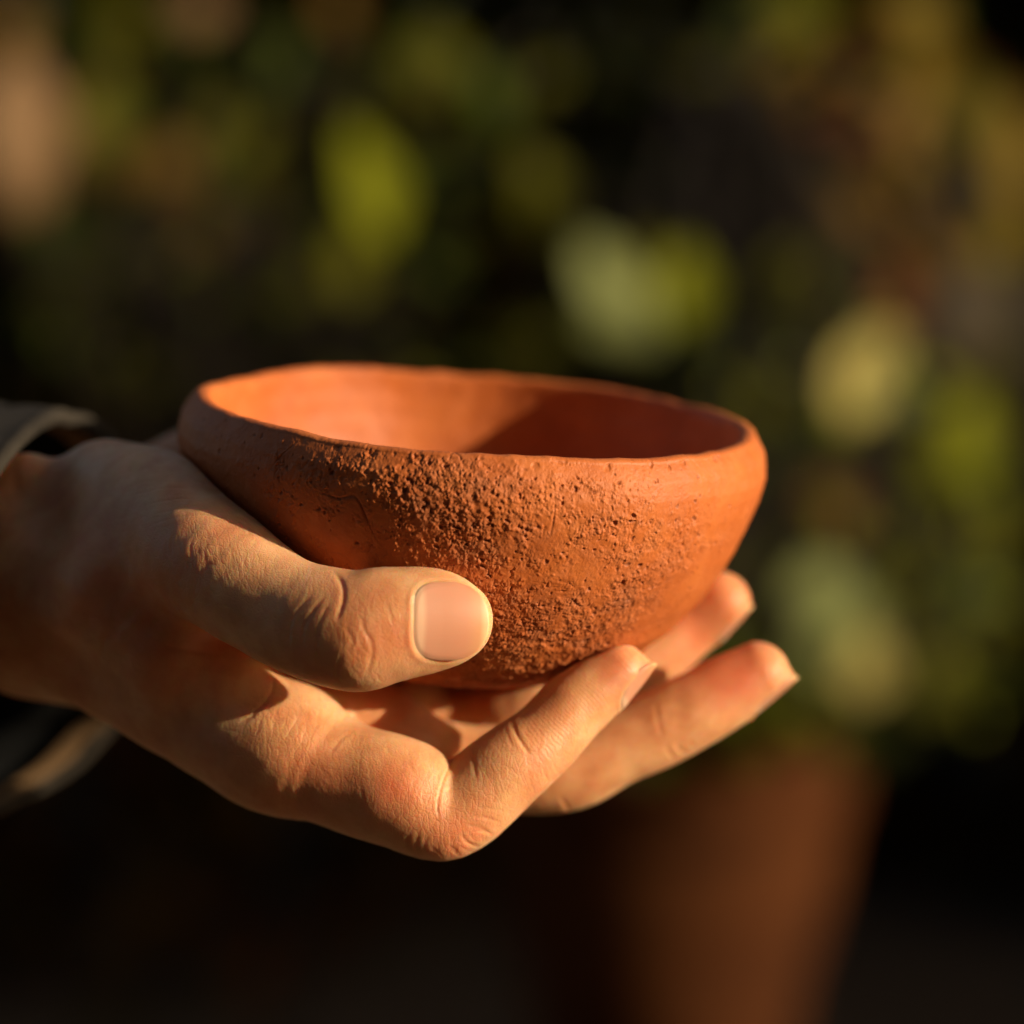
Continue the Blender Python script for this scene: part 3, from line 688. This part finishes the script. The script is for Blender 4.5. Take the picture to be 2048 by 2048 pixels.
def shrub(name, label, base, leaves, lab=None):
    """leaves: px, py, depth (m), length px, width px, kind, turn(deg), tilt towards the sun 0..1"""
    root = empty(name, base); root['label'] = label; root['category'] = 'shrub'; root['group'] = 'blurred shrubs behind the bowl'
    root_inv = Matrix.Translation(-Vector(base)); br = []
    top = np.array(base) + [0, 0, .35]
    br.append(tube([base, np.array(base) + [.01, .0, .18], top], [.010, .008, .004]))
    for (px, py, Y, lx, wx, kind, turn, tilt) in leaves:
        c = at(px, py, Y); sc_ = (Y + .75) / FPX; v = (VIEW - Vector(c)).normalized()
        n = (v * (1 - tilt) + SDIR * tilt).normalized()
        # turn measured in the picture: direction of the leaf axis
        ax_ = Vector((math.cos(math.radians(turn)), 0, math.sin(math.radians(turn)))); ax_ = (ax_ - n * ax_.dot(n)).normalized()
        y = n.cross(ax_); L, W = lx * sc_, wx * sc_
        m = Matrix.Identity(4)
        for i in range(3): m[i][0], m[i][1], m[i][2] = ax_[i] * L, y[i] * W * 2, n[i] * L
        mt = Matrix.Translation(Vector(c) - ax_ * L * .5) @ m
        o = bpy.data.objects.new('leaf', LMESH[kind]); COL.objects.link(o); o.parent = root; o.matrix_local = root_inv @ mt
        if kind == 'tan': o['label'] = 'large dry tan leaf'
        p1 = np.array(Vector(c) - ax_ * L * .5); mid = (p1 * .6 + top * .4) + [0, .06, -.03]
        br.append(tube([top, mid, p1], [.0016, .0012, .0008], 4))
    V, F = join(br); mesh_obj('branch', V - np.array(base), F, BARK.m, root)
    return root
def scatter(n, x0, x1, y0, y1, Ya, Yb, kinds, l=(60, 130), tilt=(0, .5)):
    out = []
    for _ in range(n):
        out.append((rng.uniform(x0, x1), rng.uniform(y0, y1), rng.uniform(Ya, Yb), rng.uniform(*l), 0, kinds[rng.integers(len(kinds))], rng.uniform(0, 360), rng.uniform(*tilt)))
    return [(a, b, c, d, d * rng.uniform(.4, .6), k, t, s) for a, b, c, d, _, k, t, s in out]
LEFT = [(45,240,1.30,300,190,'tan',80,.45),(60,360,1.4,160,110,'tan',60,.2),(215,215,1.5,200,110,'olive',70,.5),(345,330,1.5,140,110,'brown',30,.4),(400,15,1.45,110,90,'tan',10,.15),
  (740,365,1.42,250,130,'bright',105,.55),(700,520,1.5,160,110,'olive',60,.7),(600,560,1.6,110,70,'olive',30,.4),(870,130,1.5,170,130,'olive',20,.45),(980,200,1.5,160,100,'green',-35,.7),(430,240,1.6,120,80,'olive',70,.4),
  (520,300,1.6,150,90,'olive',60,.3),(130,620,1.6,150,90,'olive',70,.3),(280,760,1.6,160,90,'olive',20,.4),(30,60,1.5,120,80,'brown',40,.5),(250,40,1.6,120,80,'olive',10,.3)]
MID = [(1090,400,1.5,230,130,'olive',110,.55),(1205,545,1.36,160,110,'sage',120,.4),(1265,600,1.40,130,90,'sage',40,.3),(1190,620,1.42,110,80,'sage',160,.15),(1300,520,1.38,100,70,'olive',70,.6),(1370,570,1.42,170,110,'bright',80,.35),(1250,650,1.45,150,100,'sage',170,.2),(1590,555,1.5,160,110,'olive',20,.5),(1600,25,1.5,200,110,'olive',5,.6),
  (1520,815,1.5,130,90,'olive',60,.7),(1710,760,1.36,170,120,'cream',70,.5),(1755,700,1.40,130,90,'cream',30,.35),(1690,820,1.38,100,70,'bright',100,.3),(1800,790,1.45,110,80,'sage',80,.2),(1945,870,1.42,190,120,'bright',75,.45),(1880,930,1.5,120,80,'bright',10,.2),(1670,1010,1.5,150,110,'brown',150,.5),
  (1640,1170,1.38,150,100,'sage',20,.35),(1720,1230,1.40,150,100,'sage',110,.3),(1735,1330,1.36,150,110,'cream',75,.3),(1670,1260,1.36,110,80,'sage',60,.2),(1850,1190,1.5,170,110,'olive',30,.6),(1640,1290,1.45,140,90,'sage',100,.15),(1940,1180,1.5,170,90,'green',40,.5),(1500,700,1.6,160,90,'green',30,.5),
  (1380,720,1.6,170,100,'green',10,.5),(1050,700,1.6,200,100,'olive',10,.4),(1650,880,1.6,160,100,'green',60,.5),(1880,1350,1.6,180,100,'olive',60,.4),(1350,1560,1.6,240,120,'olive',20,.3),(1500,1500,1.6,160,100,'olive',40,.2),(1300,800,1.6,150,80,'olive',20,.4),(1990,1050,1.5,150,100,'olive',60,.4)]
RIGHT = [(1870,120,1.45,200,120,'gold',110,.15),(1835,245,1.42,190,140,'brown',60,.5),(1750,405,1.42,190,130,'brown',20,.6),(2020,290,1.4,240,110,'gold',80,.5),(2020,470,1.45,190,110,'gold',60,.2),(1830,320,1.4,90,70,'gold',60,.3),
  (1800,580,1.45,150,110,'rust',30,.6),(1960,620,1.5,260,200,'grey',60,.4),(1880,480,1.5,140,90,'brown',120,.3),(1930,210,1.5,150,90,'olive',60,.4),(1830,20,1.45,150,90,'gold',0,.4),(1780,680,1.5,120,90,'rust',60,.4)]
LEFT += scatter(90, 0, 1000, 0, 820, 1.5, 1.95, ['olive', 'green', 'green', 'deep', 'olive', 'green', 'brown'], (45, 120)) + scatter(40, 100, 950, 60, 780, 1.4, 1.6, ['olive', 'green'], (30, 80), (.3, .8))
MID += scatter(60, 1350, 2048, 620, 1420, 1.3, 1.6, ['bright', 'olive', 'green', 'olive', 'bright'], (25, 65), (.3, .9)); MID += scatter(70, 950, 2048, 380, 1480, 1.5, 1.95, ['olive', 'green', 'green', 'deep', 'green'], (45, 130)) + scatter(44, 1150, 2048, 480, 1450, 1.36, 1.55, ['olive', 'green', 'sage', 'green', 'bright'], (30, 75), (.3, .8)) + scatter(22, 1150, 1800, 1340, 1500, 1.45, 1.6, ['green', 'deep', 'olive'], (80, 160))
RIGHT += scatter(60, 1560, 2048, 0, 760, 1.5, 1.9, ['brown', 'rust', 'olive', 'green', 'gold'], (40, 110)) + scatter(26, 950, 1650, 0, 420, 1.6, 1.95, ['green', 'deep', 'olive'], (50, 110))
shrub('leafy_shrub', 'olive shrub at upper left with one bright yellow-green leaf and a dry tan leaf', (-.18, 1.75, GZ), LEFT)
shrub('leafy_shrub', 'shrub with pale sage and cream leaves catching the sun to the right of the bowl', (.14, 1.72, -.24), MID)
shrub('leafy_shrub', 'autumn shrub with golden brown leaves in the upper right corner', (.66, 1.85, GZ), RIGHT)
# pot the pale shrub grows in
PX = at(1340, 1500, 1.62)
def pot():
    s = NT("old_terracotta"); o = s.obj(); nn = s.noise(o, 9, 5, .65)
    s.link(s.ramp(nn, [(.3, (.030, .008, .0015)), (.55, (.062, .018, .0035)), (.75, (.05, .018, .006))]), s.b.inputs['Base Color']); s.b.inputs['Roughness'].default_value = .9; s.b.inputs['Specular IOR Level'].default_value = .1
    s.link(s.bump(s.noise(o, 120, 4, .6), .002, .6), s.b.inputs['Normal'])
    root = empty('plant_pot', (PX[0], 1.70, GZ)); tag(root, 'large weathered terracotta plant pot, out of focus under the fingers at lower right', 'plant pot')
    H0 = PX[2] - GZ; N = 72
    def lathe(name, prof, mat, par=root):
        V = [(r * math.cos(2 * math.pi * k / N), r * math.sin(2 * math.pi * k / N), h) for r, h in prof for k in range(N)]
        F = [(i * N + k, i * N + (k + 1) % N, (i + 1) * N + (k + 1) % N, (i + 1) * N + k) for i in range(len(prof) - 1) for k in range(N)]
        return mesh_obj(name, V, np.array(F), mat, par)
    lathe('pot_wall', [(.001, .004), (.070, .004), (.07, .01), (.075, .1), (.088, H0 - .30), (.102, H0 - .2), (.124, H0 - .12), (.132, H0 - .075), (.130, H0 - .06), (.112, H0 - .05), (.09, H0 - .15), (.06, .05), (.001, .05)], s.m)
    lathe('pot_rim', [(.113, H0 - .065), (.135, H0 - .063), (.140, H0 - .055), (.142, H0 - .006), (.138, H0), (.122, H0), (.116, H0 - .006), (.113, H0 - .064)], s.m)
    lathe('potting_soil', [(.001, H0 - .03), (.06, H0 - .035), (.115, H0 - .045)], soil())
pot()
# dense hedge far behind, one mass of leaves, and an added wall out of the picture on the right that keeps it in shade
def mass(n, box, size, mats, name):
    V, F, M = [], [], []; nn = 0; lv, lf = leaf_geo(nl=2)
    for i in range(n):
        c = [rng.uniform(*box[0]), rng.uniform(*box[1]), rng.uniform(*box[2])]
        c[1] += .18 * math.sin(c[0] * 5) + .15 * math.sin(c[2] * 7 + c[0] * 3)
        m = leaf_matrix(c, (rng.uniform(*size), rng.uniform(*size) * .5), rng.normal(size=3) + [0, -.6, .5], rng.uniform(0, 6.3))
        m = np.array(m); V.append(lv @ m[:3, :3].T + m[:3, 3]); F.append(lf + nn); nn += len(lv); M.append(np.full(len(lf), rng.integers(len(mats)) if c[2] > -.2 + .1 * math.sin(c[0] * 6) else len(mats) - 1 - rng.integers(3)))
    o = mesh_obj(name, np.vstack(V), np.vstack(F)); 
    for k in mats: o.data.materials.append(LM[k])
    o.data.polygons.foreach_set('material_index', np.concatenate(M).astype(np.int32)); return o
hg = mass(22000, ((-1.5, 1.6), (2.25, 2.9), (GZ, 1.0)), (.05, .12), ['deep', 'deep', 'green', 'deep', 'olive', 'deep', 'deep', 'rust', 'brown', 'grey'], 'hedge_foliage')
tag(hg, kind='stuff'); hg['label'] = 'dense dark hedge out of focus filling the background behind the shrubs'; hg['category'] = 'hedge'
def wall():
    s = NT("sun_blocker_render"); o = s.obj(); s.link(s.ramp(s.noise(o, 4, 5, .6), [(.3, (.12, .10, .08)), (.7, (.2, .17, .13))]), s.b.inputs['Base Color']); s.b.inputs['Roughness'].default_value = .9
    x0, x1, y0, y1, z1 = 2.5, 2.75, WALL_Y, 60.0, 2.6
    V = [(x, y, z) for x in (x0, x1) for y in (y0, y1) for z in (GZ, z1)]
    F = [(0, 1, 3, 2), (4, 6, 7, 5), (0, 4, 5, 1), (2, 3, 7, 6), (1, 5, 7, 3)]
    w = mesh_obj('sun_blocker_wall', V, F, s.m, smooth=False); tag(w, 'plain grey wall added out of view on the right to shade the hedge', 'wall')
    V = [(x, y, z) for x in (x0 - .04, x1 + .04) for y in (y0 - .04, y1) for z in (z1, z1 + .06)]
    mesh_obj('sun_blocker_coping', V, F + [(0, 2, 6, 4)], s.m, w, smooth=False)
WALL_Y = 1.02
wall()

def sky_blocker():
    """the house behind the photographer, which leaves the camera side of the bowl in shade"""
    s = NT("sky_blocker_render"); o = s.obj(); s.link(s.ramp(s.noise(o, 3, 5, .6), [(.3, (.10, .05, .025)), (.7, (.14, .07, .038))]), s.b.inputs['Base Color']); s.b.inputs['Roughness'].default_value = .9
    x0, x1, y0, y1, z1 = -7.0, 4.5, -3.4, -3.0, 4.2
    V = [(x, y, z) for x in (x0, x1) for y in (y0, y1) for z in (GZ, z1)]
    F = [(0, 1, 3, 2), (4, 6, 7, 5), (0, 4, 5, 1), (2, 3, 7, 6), (1, 5, 7, 3)]
    w = mesh_obj('sky_blocker_wall', V, F, s.m, smooth=False); tag(w, 'plain brown wall added out of view behind the camera to block sky light', 'wall')
sky_blocker()
